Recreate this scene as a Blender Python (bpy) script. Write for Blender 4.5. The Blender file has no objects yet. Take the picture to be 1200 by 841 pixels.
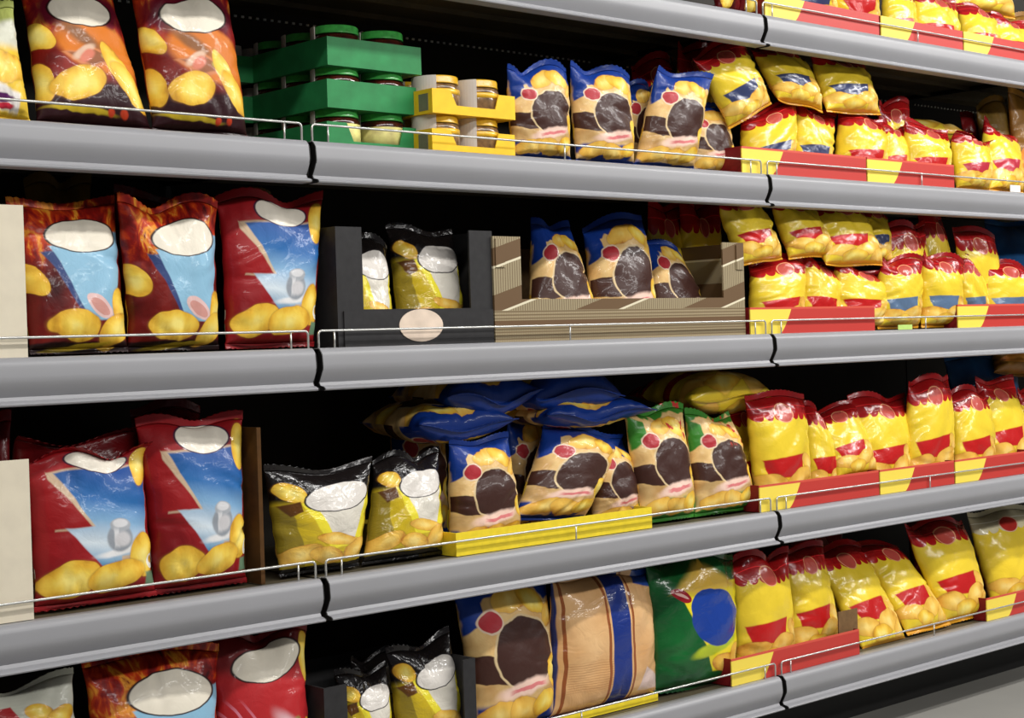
import bpy, bmesh, math, random
import numpy as np
from mathutils import Vector, Matrix
C = bpy.context.scene.collection
rnd = random.Random(7)

# ------------------------------------------------------------------ camera solve
F_PX = 1900.0
YAW, PIT, ROL = 0.7367, -0.0119, -0.0303
CAM = np.array([-1.6403, -2.3112, 0.98])
cy, sy = math.cos(YAW), math.sin(YAW)
FW = np.array([sy*math.cos(PIT), cy*math.cos(PIT), math.sin(PIT)])
R0 = np.array([cy, -sy, 0.0]); U0 = np.cross(R0, FW)
RT = R0*math.cos(ROL) + U0*math.sin(ROL)
UP = -R0*math.sin(ROL) + U0*math.cos(ROL)
def at(x, y, Y):
    "point of the place seen at photo position (x, y) on the upright plane at depth Y"
    d = FW*F_PX + RT*(x-600) - UP*(y-420.5)
    t = (Y-CAM[1])/d[1]
    return CAM + d*t
def atz(x, Y, Z):
    n = RT*F_PX - FW*(x-600)
    dy, dz = Y-CAM[1], Z-CAM[2]
    return np.array([CAM[0] - (n[1]*dy+n[2]*dz)/n[0], Y, Z])
SH = {'A': 0.98+.7136, 'B': 0.98+.3548, 'C': 0.98-.0053, 'D': 0.98-.4056, 'E': 0.98-.7792}
W = 1.25

cam = bpy.data.cameras.new('camera'); co = bpy.data.objects.new('camera', cam); C.objects.link(co)
cam.sensor_width = 36; cam.lens = F_PX*36/1200; cam.clip_start = .05
M = Matrix(((RT[0], UP[0], -FW[0], CAM[0]), (RT[1], UP[1], -FW[1], CAM[1]), (RT[2], UP[2], -FW[2], CAM[2]), (0, 0, 0, 1)))
co.matrix_world = M
bpy.context.scene.camera = co

# ------------------------------------------------------------------ materials
def lin(c):
    return tuple(((v/12.92) if v <= .04045 else ((v+.055)/1.055)**2.4) for v in [q/255 for q in c]) + (1.0,)
class Mat:
    def __init__(s, name):
        s.m = bpy.data.materials.new(name); s.m.use_nodes = True
        s.t = s.m.node_tree; s.N = s.t.nodes; s.L = s.t.links
        s.b = s.N['Principled BSDF']; s.uv = None
    def node(s, typ, **kw):
        n = s.N.new(typ)
        for k, v in kw.items(): setattr(n, k, v)
        return n
    def put(s, sock, v):
        if hasattr(v, 'is_output'): s.L.new(v, sock)
        else: sock.default_value = v
    def math(s, op, a, b=0.0, clamp=False):
        n = s.node('ShaderNodeMath', operation=op, use_clamp=clamp)
        s.put(n.inputs[0], a); s.put(n.inputs[1], b); return n.outputs[0]
    def coords(s, wob=.02, sc=5):
        u = s.node('ShaderNodeUVMap').outputs[0]
        o = s.node('ShaderNodeObjectInfo')
        nz = s.node('ShaderNodeTexNoise', noise_dimensions='4D'); nz.inputs['Scale'].default_value = sc; nz.inputs['Detail'].default_value = 2
        s.L.new(u, nz.inputs['Vector'])
        s.rand = s.math('MULTIPLY', o.outputs['Random'], 37.0); s.L.new(s.rand, nz.inputs['W'])
        a = s.node('ShaderNodeVectorMath', operation='SUBTRACT'); s.L.new(nz.outputs['Color'], a.inputs[0]); a.inputs[1].default_value = (.5, .5, .5)
        m = s.node('ShaderNodeVectorMath', operation='MULTIPLY'); s.L.new(a.outputs[0], m.inputs[0]); m.inputs[1].default_value = (wob*2, wob*2, 0)
        d = s.node('ShaderNodeVectorMath', operation='ADD'); s.L.new(u, d.inputs[0]); s.L.new(m.outputs[0], d.inputs[1])
        s.uv = d.outputs[0]; s.raw = u
        return s
    def noise(s, scale, detail=3, vec=None, dist=0.0, stretch=None):
        v = vec or s.uv
        if stretch:
            mp = s.node('ShaderNodeMapping'); s.L.new(v, mp.inputs[0]); mp.inputs['Scale'].default_value = stretch; v = mp.outputs[0]
        n = s.node('ShaderNodeTexNoise', noise_dimensions='4D'); n.inputs['Scale'].default_value = scale
        n.inputs['Detail'].default_value = detail; n.inputs['Distortion'].default_value = dist
        s.L.new(v, n.inputs['Vector']); s.L.new(s.rand, n.inputs['W']); return n.outputs[0]
    def local(s, cx, cy, sx, sy_, rot=0):
        mp = s.node('ShaderNodeMapping', vector_type='TEXTURE'); s.L.new(s.uv, mp.inputs[0])
        mp.inputs['Location'].default_value = (cx, cy, 0); mp.inputs['Rotation'].default_value = (0, 0, math.radians(rot)); mp.inputs['Scale'].default_value = (sx, sy_, 1)
        return mp.outputs[0]
    def rng(s, v, a, b, smooth=True):
        n = s.node('ShaderNodeMapRange', interpolation_type='SMOOTHSTEP' if smooth else 'LINEAR')
        s.put(n.inputs[0], v); n.inputs[1].default_value = a; n.inputs[2].default_value = b; return n.outputs[0]
    def ell(s, cx, cy, rx, ry, rot=0, soft=.05):
        l = s.node('ShaderNodeVectorMath', operation='LENGTH'); s.L.new(s.local(cx, cy, rx, ry, rot), l.inputs[0])
        return s.rng(l.outputs['Value'], 1+soft, 1-soft)
    def elld(s, cx, cy, rx, ry, rot=0):
        l = s.node('ShaderNodeVectorMath', operation='LENGTH'); s.L.new(s.local(cx, cy, rx, ry, rot), l.inputs[0]); return l.outputs['Value']
    def box(s, cx, cy, rx, ry, rot=0, soft=.03):
        a = s.node('ShaderNodeVectorMath', operation='ABSOLUTE'); s.L.new(s.local(cx, cy, rx, ry, rot), a.inputs[0])
        p = s.node('ShaderNodeSeparateXYZ'); s.L.new(a.outputs[0], p.inputs[0])
        return s.rng(s.math('MAXIMUM', p.outputs[0], p.outputs[1]), 1+soft, 1-soft)
    def half(s, x0, y0, x1, y1, soft=.008):
        "mask of the side left of the line going from 0 to 1"
        L = math.hypot(x1-x0, y1-y0); nx, ny = -(y1-y0)/L, (x1-x0)/L
        d = s.node('ShaderNodeVectorMath', operation='DOT_PRODUCT'); s.L.new(s.uv, d.inputs[0]); d.inputs[1].default_value = (nx, ny, 0)
        c = nx*x0+ny*y0
        return s.rng(d.outputs['Value'], c-soft, c+soft)
    def poly(s, pts, soft=.008):
        "convex, counter-clockwise"
        r = None
        for i in range(len(pts)):
            h = s.half(*pts[i], *pts[(i+1) % len(pts)], soft)
            r = h if r is None else s.math('MINIMUM', r, h)
        return r
    def over(s, base, col, mask):
        n = s.node('ShaderNodeMix', data_type='RGBA'); s.put(n.inputs[0], mask)
        s.put(n.inputs[6], base if hasattr(base, 'is_output') else lin(base))
        s.put(n.inputs[7], col if hasattr(col, 'is_output') else lin(col)); return n.outputs[2]
    def ramp(s, fac, stops):
        n = s.node('ShaderNodeValToRGB'); s.put(n.inputs[0], fac); e = n.color_ramp.elements
        while len(e) < len(stops): e.new(.5)
        for k, (p, c) in zip(e, stops): k.position = p; k.color = lin(c)
        return n.outputs[0]
    def vcoord(s):
        p = s.node('ShaderNodeSeparateXYZ'); s.L.new(s.uv, p.inputs[0]); return p.outputs[0], p.outputs[1]
    def chip(s, base, cx, cy, rx, ry, rot=0, tone=0):
        d = s.elld(cx, cy, rx, ry, rot)
        if not hasattr(s, 'n1'): s.n1 = s.noise(7, 3); s.n2 = s.noise(3.5, 1)
        d = s.math('ADD', d, s.math('MULTIPLY', s.math('SUBTRACT', s.n2, .5), .7))
        dd = s.math('ADD', s.math('MULTIPLY', d, .8), s.math('MULTIPLY', s.math('SUBTRACT', s.n1, .5), 1.3))
        if tone == 0: st = [(0, (252, 232, 130)), (.4, (246, 210, 84)), (.75, (232, 180, 56)), (1, (196, 140, 40))]
        elif tone == 1: st = [(0, (250, 220, 130)), (.4, (242, 198, 92)), (.8, (228, 174, 70)), (1, (186, 122, 46))]
        else: st = [(0, (240, 170, 80)), (.5, (224, 150, 62)), (.9, (205, 120, 40)), (1, (130, 60, 20))]
        col = s.ramp(dd, st)
        base = s.over(base, (150, 96, 40), s.math('MULTIPLY', s.rng(d, 1.12, .98), .45))
        return s.over(base, col, s.rng(d, 1.03, .97))
    def oval(s, base, cx, cy, rx, ry, rot=0, col=(232, 224, 206), edge=(40, 14, 16)):
        d = s.elld(cx, cy, rx, ry, rot)
        base = s.over(base, edge, s.rng(d, 1.10, 1.04))
        return s.over(base, col, s.rng(d, 1.03, .98))
    def foil(s, col, rough=.42, bump=.15, coat=.2):
        s.put(s.b.inputs['Base Color'], col if hasattr(col, 'is_output') else lin(col))
        s.b.inputs['Roughness'].default_value = rough
        s.b.inputs['Specular IOR Level'].default_value = .22
        s.b.inputs['Coat Weight'].default_value = coat; s.b.inputs['Coat Roughness'].default_value = .06
        a = s.noise(5, 3, vec=s.raw, dist=1.2, stretch=(1.0, 1.4, 1))
        c = s.noise(16, 2, vec=s.raw, dist=.6)
        h = s.math('ADD', s.math('ABSOLUTE', s.math('SUBTRACT', a, .5)), s.math('MULTIPLY', c, .12))
        b = s.node('ShaderNodeBump'); b.inputs['Strength'].default_value = bump; b.inputs['Distance'].default_value = .012
        s.L.new(h, b.inputs['Height']); s.L.new(b.outputs[0], s.b.inputs['Normal']); s.L.new(b.outputs[0], s.b.inputs['Coat Normal'])
        return s.m
def plain(name, col, rough=.6, spec=.4, metal=0, bump=0, var=.06, scale=30):
    s = Mat(name)
    tc = s.node('ShaderNodeTexCoord')
    n = s.node('ShaderNodeTexNoise'); n.inputs['Scale'].default_value = scale; n.inputs['Detail'].default_value = 4
    s.L.new(tc.outputs['Object'], n.inputs['Vector'])
    lo = tuple(max(0, int(v*(1-var))) for v in col); hi = tuple(min(255, int(v*(1+var))) for v in col)
    s.put(s.b.inputs['Base Color'], s.ramp(n.outputs[0], [(.3, lo), (.7, hi)]))
    s.b.inputs['Roughness'].default_value = rough; s.b.inputs['Specular IOR Level'].default_value = spec; s.b.inputs['Metallic'].default_value = metal
    if bump:
        b = s.node('ShaderNodeBump'); b.inputs['Strength'].default_value = bump; b.inputs['Distance'].default_value = .002
        s.L.new(n.outputs[0], b.inputs['Height']); s.L.new(b.outputs[0], s.b.inputs['Normal'])
    return s.m

def flame(s):
    n = s.noise(4.2, 5, dist=1.6, stretch=(1.5, 1.0, 1))
    return s.ramp(n, [(.30, (70, 8, 12)), (.45, (142, 22, 16)), (.54, (196, 62, 18)), (.62, (240, 158, 50)), (.72, (120, 20, 16))])
def d_grill():
    s = Mat('grill_print').coords(.02)
    u, v = s.vcoord()
    base = s.over(s.ramp(s.noise(3, 4), [(.3, (84, 14, 16)), (.55, (140, 30, 18)), (.7, (176, 62, 20))]), flame(s), s.rng(v, .5, .62))
    base = s.over(base, (96, 12, 34), s.ell(.5, .72, .48, .17, 0, .2))
    base = s.over(base, (214, 120, 40), s.ell(.60, .46, .44, .17, -8, .12))
    base = s.over(base, (140, 92, 56), s.ell(.42, .53, .20, .05, -25, .5))
    base = s.over(base, (46, 16, 22), s.ell(.3, .08, .8, .17, 0, .15))
    base = s.over(base, (206, 130, 84), s.poly([(.20, .42), (.46, .31), (.78, .38), (.52, .46)]))
    base = s.over(base, (150, 92, 60), s.poly([(.26, .42), (.47, .335), (.70, .38), (.52, .44)]))
    base = s.over(base, (222, 186, 160), s.ell(.42, .43, .12, .03, 20, .3)); base = s.over(base, (214, 124, 100), s.ell(.44, .40, .08, .035, 20, .3)); base = s.over(base, (196, 180, 90), s.ell(.64, .40, .06, .025, 0, .3))
    base = s.chip(base, .05, .56, .13, .075, -40); base = s.chip(base, .03, .26, .13, .09, -70)
    base = s.chip(base, .74, .33, .20, .09, -50); base = s.chip(base, .84, .24, .20, .085, -35); base = s.chip(base, .33, .24, .25, .095, 5)
    base = s.over(base, (196, 168, 40), s.ell(.35, .085, .3, .016, -4, .3)); base = s.over(base, (190, 60, 30), s.ell(.62, .075, .035, .022, 0, .3)); base = s.over(base, (190, 60, 30), s.ell(.74, .075, .035, .022, 0, .3))
    base = s.oval(base, .50, .715, .335, .115)
    return s.foil(base)
def d_ribbed():
    s = Mat('flame_blue_print').coords(.015)
    u, v = s.vcoord()
    base = s.over(s.ramp(s.noise(3, 4), [(.3, (58, 10, 14)), (.6, (120, 24, 18))]), flame(s), s.rng(v, .42, .72))
    base = s.over(base, (52, 70, 120), s.poly([(.16, .63), (.47, .22), (.60, .16), (.55, .62)]))
    base = s.over(base, (140, 186, 212), s.poly([(.24, .66), (.52, .19), (.84, .18), (.99, .76)]))
    base = s.over(base, (226, 190, 186), s.ell(.66, .27, .15, .06, -22)); base = s.over(base, (208, 150, 140), s.ell(.66, .265, .11, .038, -22))
    base = s.over(base, (36, 12, 14), s.half(1, .065, 0, .065))
    base = s.chip(base, .04, .47, .16, .085, -35); base = s.chip(base, .40, .16, .26, .095, -3); base = s.chip(base, .92, .26, .12, .14, 10); base = s.chip(base, .84, .13, .2, .09, 20)
    base = s.over(base, (200, 172, 40), s.ell(.45, .035, .32, .014, 3, .3))
    base = s.oval(base, .57, .73, .335, .115)
    return s.foil(base)
def d_salt():
    s = Mat('red_salt_print').coords(.012)
    u, v = s.vcoord()
    base = s.ramp(s.noise(2, 3), [(.3, (120, 18, 24)), (.7, (168, 28, 34))])
    def bl():
        return s.ramp(s.math('ADD', v, s.math('MULTIPLY', s.math('SUBTRACT', u, .5), .12)), [(.22, (60, 134, 178)), (.36, (214, 226, 234)), (.50, (128, 170, 206)), (.62, (44, 106, 170)), (.8, (36, 78, 148))])
    base = s.over(base, (206, 180, 150), s.poly([(.12, .80), (.56, .24), (.90, .24), (.97, .82)]))
    base = s.over(base, bl(), s.poly([(.17, .79), (.56, .27), (.90, .27), (.97, .81)]))
    base = s.over(base, (206, 180, 150), s.poly([(.12, .80), (.12, .46), (.44, .45)]))
    base = s.over(base, (156, 26, 30), s.poly([(.08, .80), (.08, .47), (.40, .465)]))
    base = s.over(base, bl(), s.poly([(.20, .47), (.50, .20), (.66, .21), (.62, .46)]))
    base = s.over(base, (232, 232, 232), s.ell(.64, .30, .20, .022, 4, .4))
    base = s.over(base, (150, 156, 164), s.ell(.64, .385, .115, .085, 0, .12)); base = s.over(base, (168, 172, 178), s.ell(.65, .46, .095, .04, 0, .12)); base = s.over(base, (212, 212, 214), s.ell(.65, .47, .07, .025, 0, .2)); base = s.over(base, (222, 222, 224), s.box(.61, .385, .02, .05, 0, .5)); base = s.over(base, (206, 204, 206), s.ell(.66, .375, .07, .045, 0, .3))
    base = s.chip(base, .92, .80, .09, .13, -14, 0)
    base = s.chip(base, .86, .28, .13, .13, 20); base = s.chip(base, .24, .17, .22, .105, 4); base = s.chip(base, .60, .165, .24, .085, 6)
    base = s.over(base, (240, 238, 228), s.ell(.955, .22, .055, .045)); base = s.over(base, (200, 150, 30), s.ell(.955, .23, .025, .025))
    base = s.over(base, (110, 140, 110), s.box(.95, .12, .07, .04, 0, .2))
    base = s.oval(base, .54, .87, .27, .085, 0, (236, 228, 212), (60, 20, 50))
    return s.foil(base)
def d_ranch(name, acc, spec=None, band=.97):
    s = Mat(name).coords(.03, 6)
    u, v = s.vcoord()
    tan = s.ramp(s.noise(6, 4), [(.3, (212, 164, 98)), (.6, (236, 200, 136)), (.75, (222, 176, 112))])
    base = s.over(tan, (120, 84, 52), s.math('MULTIPLY', s.rng(v, .34, .30), s.rng(v, .18, .24)))
    base = s.over(tan, base, .35)
    zz = s.math('ADD', v, s.math('MULTIPLY', s.noise(3.5, 2), .34))
    base = s.over(base, acc, s.rng(zz, band, band+.02))
    base = s.chip(base, .46, .82, .20, .075, 8, 1); base = s.chip(base, .72, .80, .17, .07, -20, 0); base = s.chip(base, .90, .70, .12, .06, 30, 1)
    base = s.over(base, acc, s.poly([(0, .62), (.16, .70), (.16, .86), (0, .9)]))
    d = s.elld(.55, .48, .345, .225)
    base = s.over(base, (66, 38, 30), s.ell(.14, .40, .28, .085, -10, .06))
    base = s.over(base, (222, 196, 150), s.rng(d, 1.09, 1.04)); base = s.over(base, (64, 38, 32), s.rng(d, 1.02, .98))
    base = s.over(base, (232, 206, 180), s.ell(.22, .69, .125, .078)); base = s.over(base, (176, 48, 56), s.ell(.22, .69, .11, .065))
    base = s.over(base, (244, 208, 190), s.ell(.52, .265, .32, .05, 6, .3))
    base = s.over(base, (222, 128, 128), s.box(.56, .262, .20, .014, 5, .3))
    base = s.chip(base, .92, .34, .12, .085, -50, 0)
    base = s.over(base, acc, s.math('MULTIPLY', s.rng(v, .21, .17), s.rng(s.noise(3, 1), .50, .56)))
    base = s.chip(base, .22, .13, .2, .075, 6, 1); base = s.chip(base, .52, .12, .2, .08, -8, 1); base = s.chip(base, .78, .15, .17, .07, 10, 0)
    if spec: base = s.over(base, spec, s.math('MULTIPLY', s.rng(s.noise(11, 2), .58, .62), s.math('MULTIPLY', s.rng(v, .6, .7), s.rng(u, .5, .6))))
    base = s.over(base, acc, s.rng(v, .055, .045))
    return s.foil(base)
def d_yellow(name, lab, top=(170, 20, 24), yel=(244, 212, 58), disc=(188, 78, 68), rim=(230, 160, 120), band=False):
    s = Mat(name).coords(.007)
    u, v = s.vcoord()
    base = s.ramp(s.noise(2.2, 2), [(.3, tuple(int(c*.93) for c in yel)), (.7, yel)])
    if lab:
        base = s.over(base, lab, s.poly([(.05, .40), (.12, .245), (.52, .235), (.66, .27), (.70, .44)]))
    base = s.chip(base, .86, .30, .20, .085, -35, 1)
    base = s.chip(base, .20, .19, .22, .085, -8, 1); base = s.chip(base, .62, .21, .22, .095, 12, 1); base = s.chip(base, .40, .12, .2, .07, 0, 0); base = s.chip(base, .84, .13, .18, .08, 20, 1)
    if lab: base = s.over(base, (226, 160, 40), s.math('MULTIPLY', s.rng(v, .07, .05), 1.0))
    # scallops: rounded tongues along the top band
    fr = s.math('SUBTRACT', s.math('FRACT', s.math('MULTIPLY', u, 7.0)), .5)
    a = s.math('MULTIPLY', fr, 1.95); b_ = s.math('DIVIDE', s.math('SUBTRACT', .805, v), .065)
    d = s.math('SQRT', s.math('ADD', s.math('MULTIPLY', a, a), s.math('MULTIPLY', b_, b_)))
    base = s.over(base, top, s.math('MULTIPLY', s.rng(d, 1.05, .95), s.rng(v, .82, .80)))
    tc = s.ramp(s.noise(3, 3), [(.3, tuple(int(c*.8) for c in top)), (.7, top)])
    base = s.over(base, tc, s.rng(v, .798, .806))
    base = s.over(base, tuple(min(255, int(c*1.25+20)) for c in top), s.box(.5, .865, .6, .0035, 0, .3))
    q = s.elld(.46, .80, .145, .082)
    base = s.over(base, rim, s.rng(q, 1.06, 1.0)); base = s.over(base, disc, s.rng(q, .95, .90))
    if band: base = s.over(base, top, s.box(.5, .45, .6, .05))
    return s.foil(base, .26, .15, .4)
def d_black():
    s = Mat('black_yellow_print').coords(.02)
    u, v = s.vcoord()
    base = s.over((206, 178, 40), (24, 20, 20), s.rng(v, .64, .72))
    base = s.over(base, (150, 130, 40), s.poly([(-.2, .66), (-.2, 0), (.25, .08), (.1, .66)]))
    base = s.over(base, (238, 222, 60), s.poly([(.18, .70), (.50, .22), (.88, .24), (.98, .72)]))
    base = s.over(base, (226, 220, 206), s.poly([(.30, .70), (.55, .30), (.80, .30), (.92, .72)]))
    base = s.chip(base, .62, .30, .26, .05, -8, 1); base = s.chip(base, .16, .19, .22, .08, 10, 1); base = s.chip(base, .5, .16, .2, .07, -10, 1); base = s.chip(base, .84, .20, .18, .09, 15, 1)
    base = s.over(base, (22, 20, 20), s.rng(v, .085, .075))
    base = s.chip(base, .14, .76, .13, .075, -20, 0)
    base = s.over(base, (96, 60, 24), s.poly([(.02, .66), (.10, .55), (.22, .58), (.20, .68)]))
    base = s.oval(base, .60, .70, .345, .13, 5, (226, 220, 212), (30, 26, 30))
    return s.foil(base, .22, .3, .5)
def d_back():
    s = Mat('beige_back_print').coords(.012)
    u, v = s.vcoord()
    base = s.ramp(s.noise(3, 4), [(.3, (212, 160, 104)), (.7, (236, 192, 138))])
    ln = s.math('FRACT', s.math('MULTIPLY', v, 60.0))
    base = s.over(base, (176, 116, 70), s.math('MULTIPLY', s.rng(ln, .65, .7), s.math('MULTIPLY', s.box(.28, .28, .2, .10, 0, .05), .5)))
    for cx, w in ((.06, .012), (.42, .012), (.66, .012)):
        base = s.over(base, (150, 84, 44), s.box(cx, .5, w, .60, 0, .2))
    base = s.over(base, (30, 52, 128), s.box(.54, .5, .09, .6))
    base = s.over(base, (40, 70, 150), s.poly([(.75, .9), (1.0, .84), (1, 1), (.8, 1)]))
    base = s.over(base, (226, 200, 190), s.poly([(.72, .10), (.97, .08), (.98, .16), (.80, .27)]))
    base = s.over(base, (28, 46, 116), s.math('MAXIMUM', s.rng(v, .035, .028), s.rng(u, .025, .015)))
    return s.foil(base, .28, .25, .4)
def d_green(name='green_blue_print'):
    s = Mat(name).coords(.02)
    u, v = s.vcoord()
    base = s.ramp(s.noise(2.5, 3), [(.3, (14, 70, 34)), (.7, (26, 104, 48))])
    base = s.over(base, (236, 216, 40), s.poly([(.22, .72), (.58, .14), (.97, .16), (.99, .80)]))
    base = s.over(base, (214, 176, 74), s.poly([(.18, .72), (.50, .70), (.92, .74), (.80, .80), (.48, .90), (.30, .80)], .03))
    base = s.over(base, (222, 180, 70), s.poly([(.40, .75), (.60, .75), (.52, .93)]))
    base = s.chip(base, .72, .20, .16, .07, 0, 1); base = s.chip(base, .90, .22, .1, .1, 20, 1)
    base = s.over(base, (180, 196, 40), s.ell(.62, .32, .3, .05, 12, .2))
    base = s.over(base, (150, 24, 36), s.ell(.25, .70, .10, .045, -20)); base = s.over(base, (214, 170, 160), s.ell(.25, .70, .07, .012, -20))
    base = s.over(base, (28, 62, 148), s.ell(.64, .52, .31, .20, 0, .03)); base = s.over(base, (28, 62, 148), s.ell(.52, .60, .19, .13, 0, .03))
    return s.foil(base, .25, .25, .4)
def d_redoval():
    s = Mat('red_oval_print').coords(.015)
    u, v = s.vcoord()
    base = s.over((184, 40, 44), (104, 18, 20), s.rng(v, .70, .80))
    st = s.math('FRACT', s.math('MULTIPLY', s.math('ADD', u, v), 9.0))
    base = s.over(base, (220, 130, 150), s.math('MULTIPLY', s.rng(st, .7, .8), s.ell(.2, .42, .22, .12, -30, .4)))
    base = s.over(base, (150, 130, 70), s.ell(.75, .42, .06, .04, 0, .3)); base = s.over(base, (226, 190, 196), s.ell(.7, .38, .2, .06, -30, .6))
    base = s.chip(base, .95, .80, .07, .14, -5, 0); base = s.chip(base, .93, .30, .1, .12, 0, 0); base = s.chip(base, .4, .15, .25, .1, 0, 0)
    base = s.oval(base, .52, .80, .37, .105, 6)
    return s.foil(base)
def d_white():
    s = Mat('white_yellow_print').coords(.02)
    u, v = s.vcoord()
    base = s.over((234, 196, 60), (214, 214, 196), s.rng(v, .55, .66))
    base = s.over(base, (160, 168, 90), s.math('MULTIPLY', s.rng(v, .8, .86), 1.0))
    base = s.chip(base, .6, .42, .35, .14, 0, 0)
    base = s.over(base, (226, 220, 214), s.poly([(0, .08), (.75, .06), (.8, .20), (.4, .28), (0, .26)], .02))
    base = s.over(base, (86, 30, 90), s.ell(.45, .16, .22, .035, 0, .2)); base = s.over(base, (190, 40, 60), s.ell(.5, .10, .16, .025, 0, .2))
    return s.foil(base)
def d_pale():
    s = Mat('pale_red_print').coords(.015)
    base = s.ramp(s.noise(2, 3), [(.3, (190, 192, 176)), (.7, (216, 216, 202))])
    base = s.over(base, (172, 38, 42), s.poly([(-.2, .2), (.62, .2), (.42, .78), (-.2, .62)]))
    base = s.chip(base, .66, .66, .14, .09, -20, 0); base = s.chip(base, .84, .60, .14, .09, 20, 0); base = s.chip(base, .75, .48, .18, .09, 0, 0)
    return s.foil(base)
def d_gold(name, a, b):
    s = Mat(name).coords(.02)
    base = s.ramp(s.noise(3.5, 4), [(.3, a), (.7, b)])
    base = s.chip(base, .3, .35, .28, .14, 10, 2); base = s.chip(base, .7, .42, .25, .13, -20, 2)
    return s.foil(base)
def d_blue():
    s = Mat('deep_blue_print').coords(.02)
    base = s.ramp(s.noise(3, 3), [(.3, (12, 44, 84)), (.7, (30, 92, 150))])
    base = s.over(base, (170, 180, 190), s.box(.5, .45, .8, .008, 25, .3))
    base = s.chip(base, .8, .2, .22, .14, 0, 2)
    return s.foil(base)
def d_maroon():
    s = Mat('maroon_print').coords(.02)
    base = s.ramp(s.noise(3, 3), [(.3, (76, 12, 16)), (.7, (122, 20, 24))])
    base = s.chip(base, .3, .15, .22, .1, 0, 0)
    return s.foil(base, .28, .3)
K = dict(grill=d_grill(), ribbed=d_ribbed(), salt=d_salt(),
         ranch=d_ranch('tan_blue_print', (18, 54, 136)), lay=d_ranch('tan_blue_end_print', (18, 54, 136), band=.86), herb=d_ranch('tan_green_print', (58, 132, 44), (196, 50, 44), band=1.08),
         yred=d_yellow('yellow_red_label_print', (188, 30, 30)), ynavy=d_yellow('yellow_navy_label_print', (56, 64, 100)),
         ysteel=d_yellow('yellow_steel_label_print', (92, 116, 146)), ypink=d_yellow('yellow_rose_label_print', (180, 46, 62)),
         yplain=d_yellow('yellow_band_print', None, band=True), ypale=d_yellow('yellow_cream_top_print', None, (224, 214, 178), disc=(190, 50, 44), rim=(232, 190, 160)),
         black=d_black(), back=d_back(), green=d_green(), redoval=d_redoval(), white=d_white(), pale=d_pale(),
         gold=d_gold('golden_brown_print', (116, 78, 22), (160, 112, 40)), olive=d_gold('olive_brown_print', (92, 72, 24), (132, 100, 38)), blue=d_blue(), maroon=d_maroon())

rail_m = plain('grey_rail_plastic', (150, 150, 154), .36, .4, 0, 0, .02, 3)
gap_m = plain('dark_bracket_metal', (20, 19, 18), .6)
wire_m = plain('plated_wire', (205, 205, 200), .25, .5, .6, 0, .03)
panel_m = plain('shaded_shelf_paint', (84, 76, 58), .55, .3, 0, 0, .12, 8)  # whitish shelf toned dark: the shade inside the rack is in this colour
flange_m = plain('light_shelf_paint', (150, 150, 148), .4, .4, 0, 0, .04, 8)
backp_m = plain('shaded_back_panel_paint', (40, 36, 30), .6, .3, 0, 0, .15, 8)  # dark base colour carries the interior shade at the back of the rack
dot_m = plain('pale_dot', (240, 240, 232), .5)  # near-white dots marking the row of perforations
trayred_m = plain('tray_red_card', (190, 58, 50), .5, .3, 0, .1, .05, 60)
trayyel_m = plain('tray_yellow_card', (250, 216, 62), .5, .3, 0, .1, .03, 60)
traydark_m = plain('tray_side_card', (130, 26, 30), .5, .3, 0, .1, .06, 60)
yelcard_m = plain('plain_yellow_card', (240, 214, 50), .5, .3, 0, .1, .03, 60)
kraft_m = plain('kraft_card', (120, 92, 60), .8, .2, 0, .2, .08, 60)
blackcard_m = plain('black_card', (44, 43, 44), .6, .3, 0, .1, .08, 60)
cream_m = plain('cream_card', (222, 212, 190), .7, .2, 0, .15, .03, 20)
divider_m = plain('brown_divider_card', (84, 56, 26), .8, .2, 0, .2, .1, 40)
greencard_m = plain('green_card', (44, 134, 76), .5, .3, 0, .1, .08, 25)
jaryel_m = plain('jar_yellow_card', (250, 200, 40), .5, .3, 0, .1, .03, 40)
barcode_m = plain('grey_code_patch', (120, 116, 96), .6)
white_m = plain('white_label_paper', (214, 206, 196), .6, .3, 0, 0, .03, 20)
glass_m = plain('dark_filled_glass', (60, 22, 16), .12, .8, 0, 0, .3, 60)
glassy_m = plain('pale_filled_glass', (120, 92, 60), .12, .8, 0, 0, .3, 60)
lidg_m = plain('green_lid_tin', (70, 172, 78), .25, .6, 0, 0, .25, 40)
lidy_m = plain('yellow_lid_tin', (226, 176, 40), .25, .6, 0, 0, .12, 40)
tag_m = plain('price_tag_paper', (235, 235, 230), .6); tagg_m = plain('green_tag_paper', (190, 224, 120), .6)
floor_m = plain('grey_floor_screed', (150, 148, 142), .45, .4, 0, 0, .05, 2)
wall_m = plain('grey_wall_cladding', (150, 152, 152), .6, .3, 0, 0, .1, 2)

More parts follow.
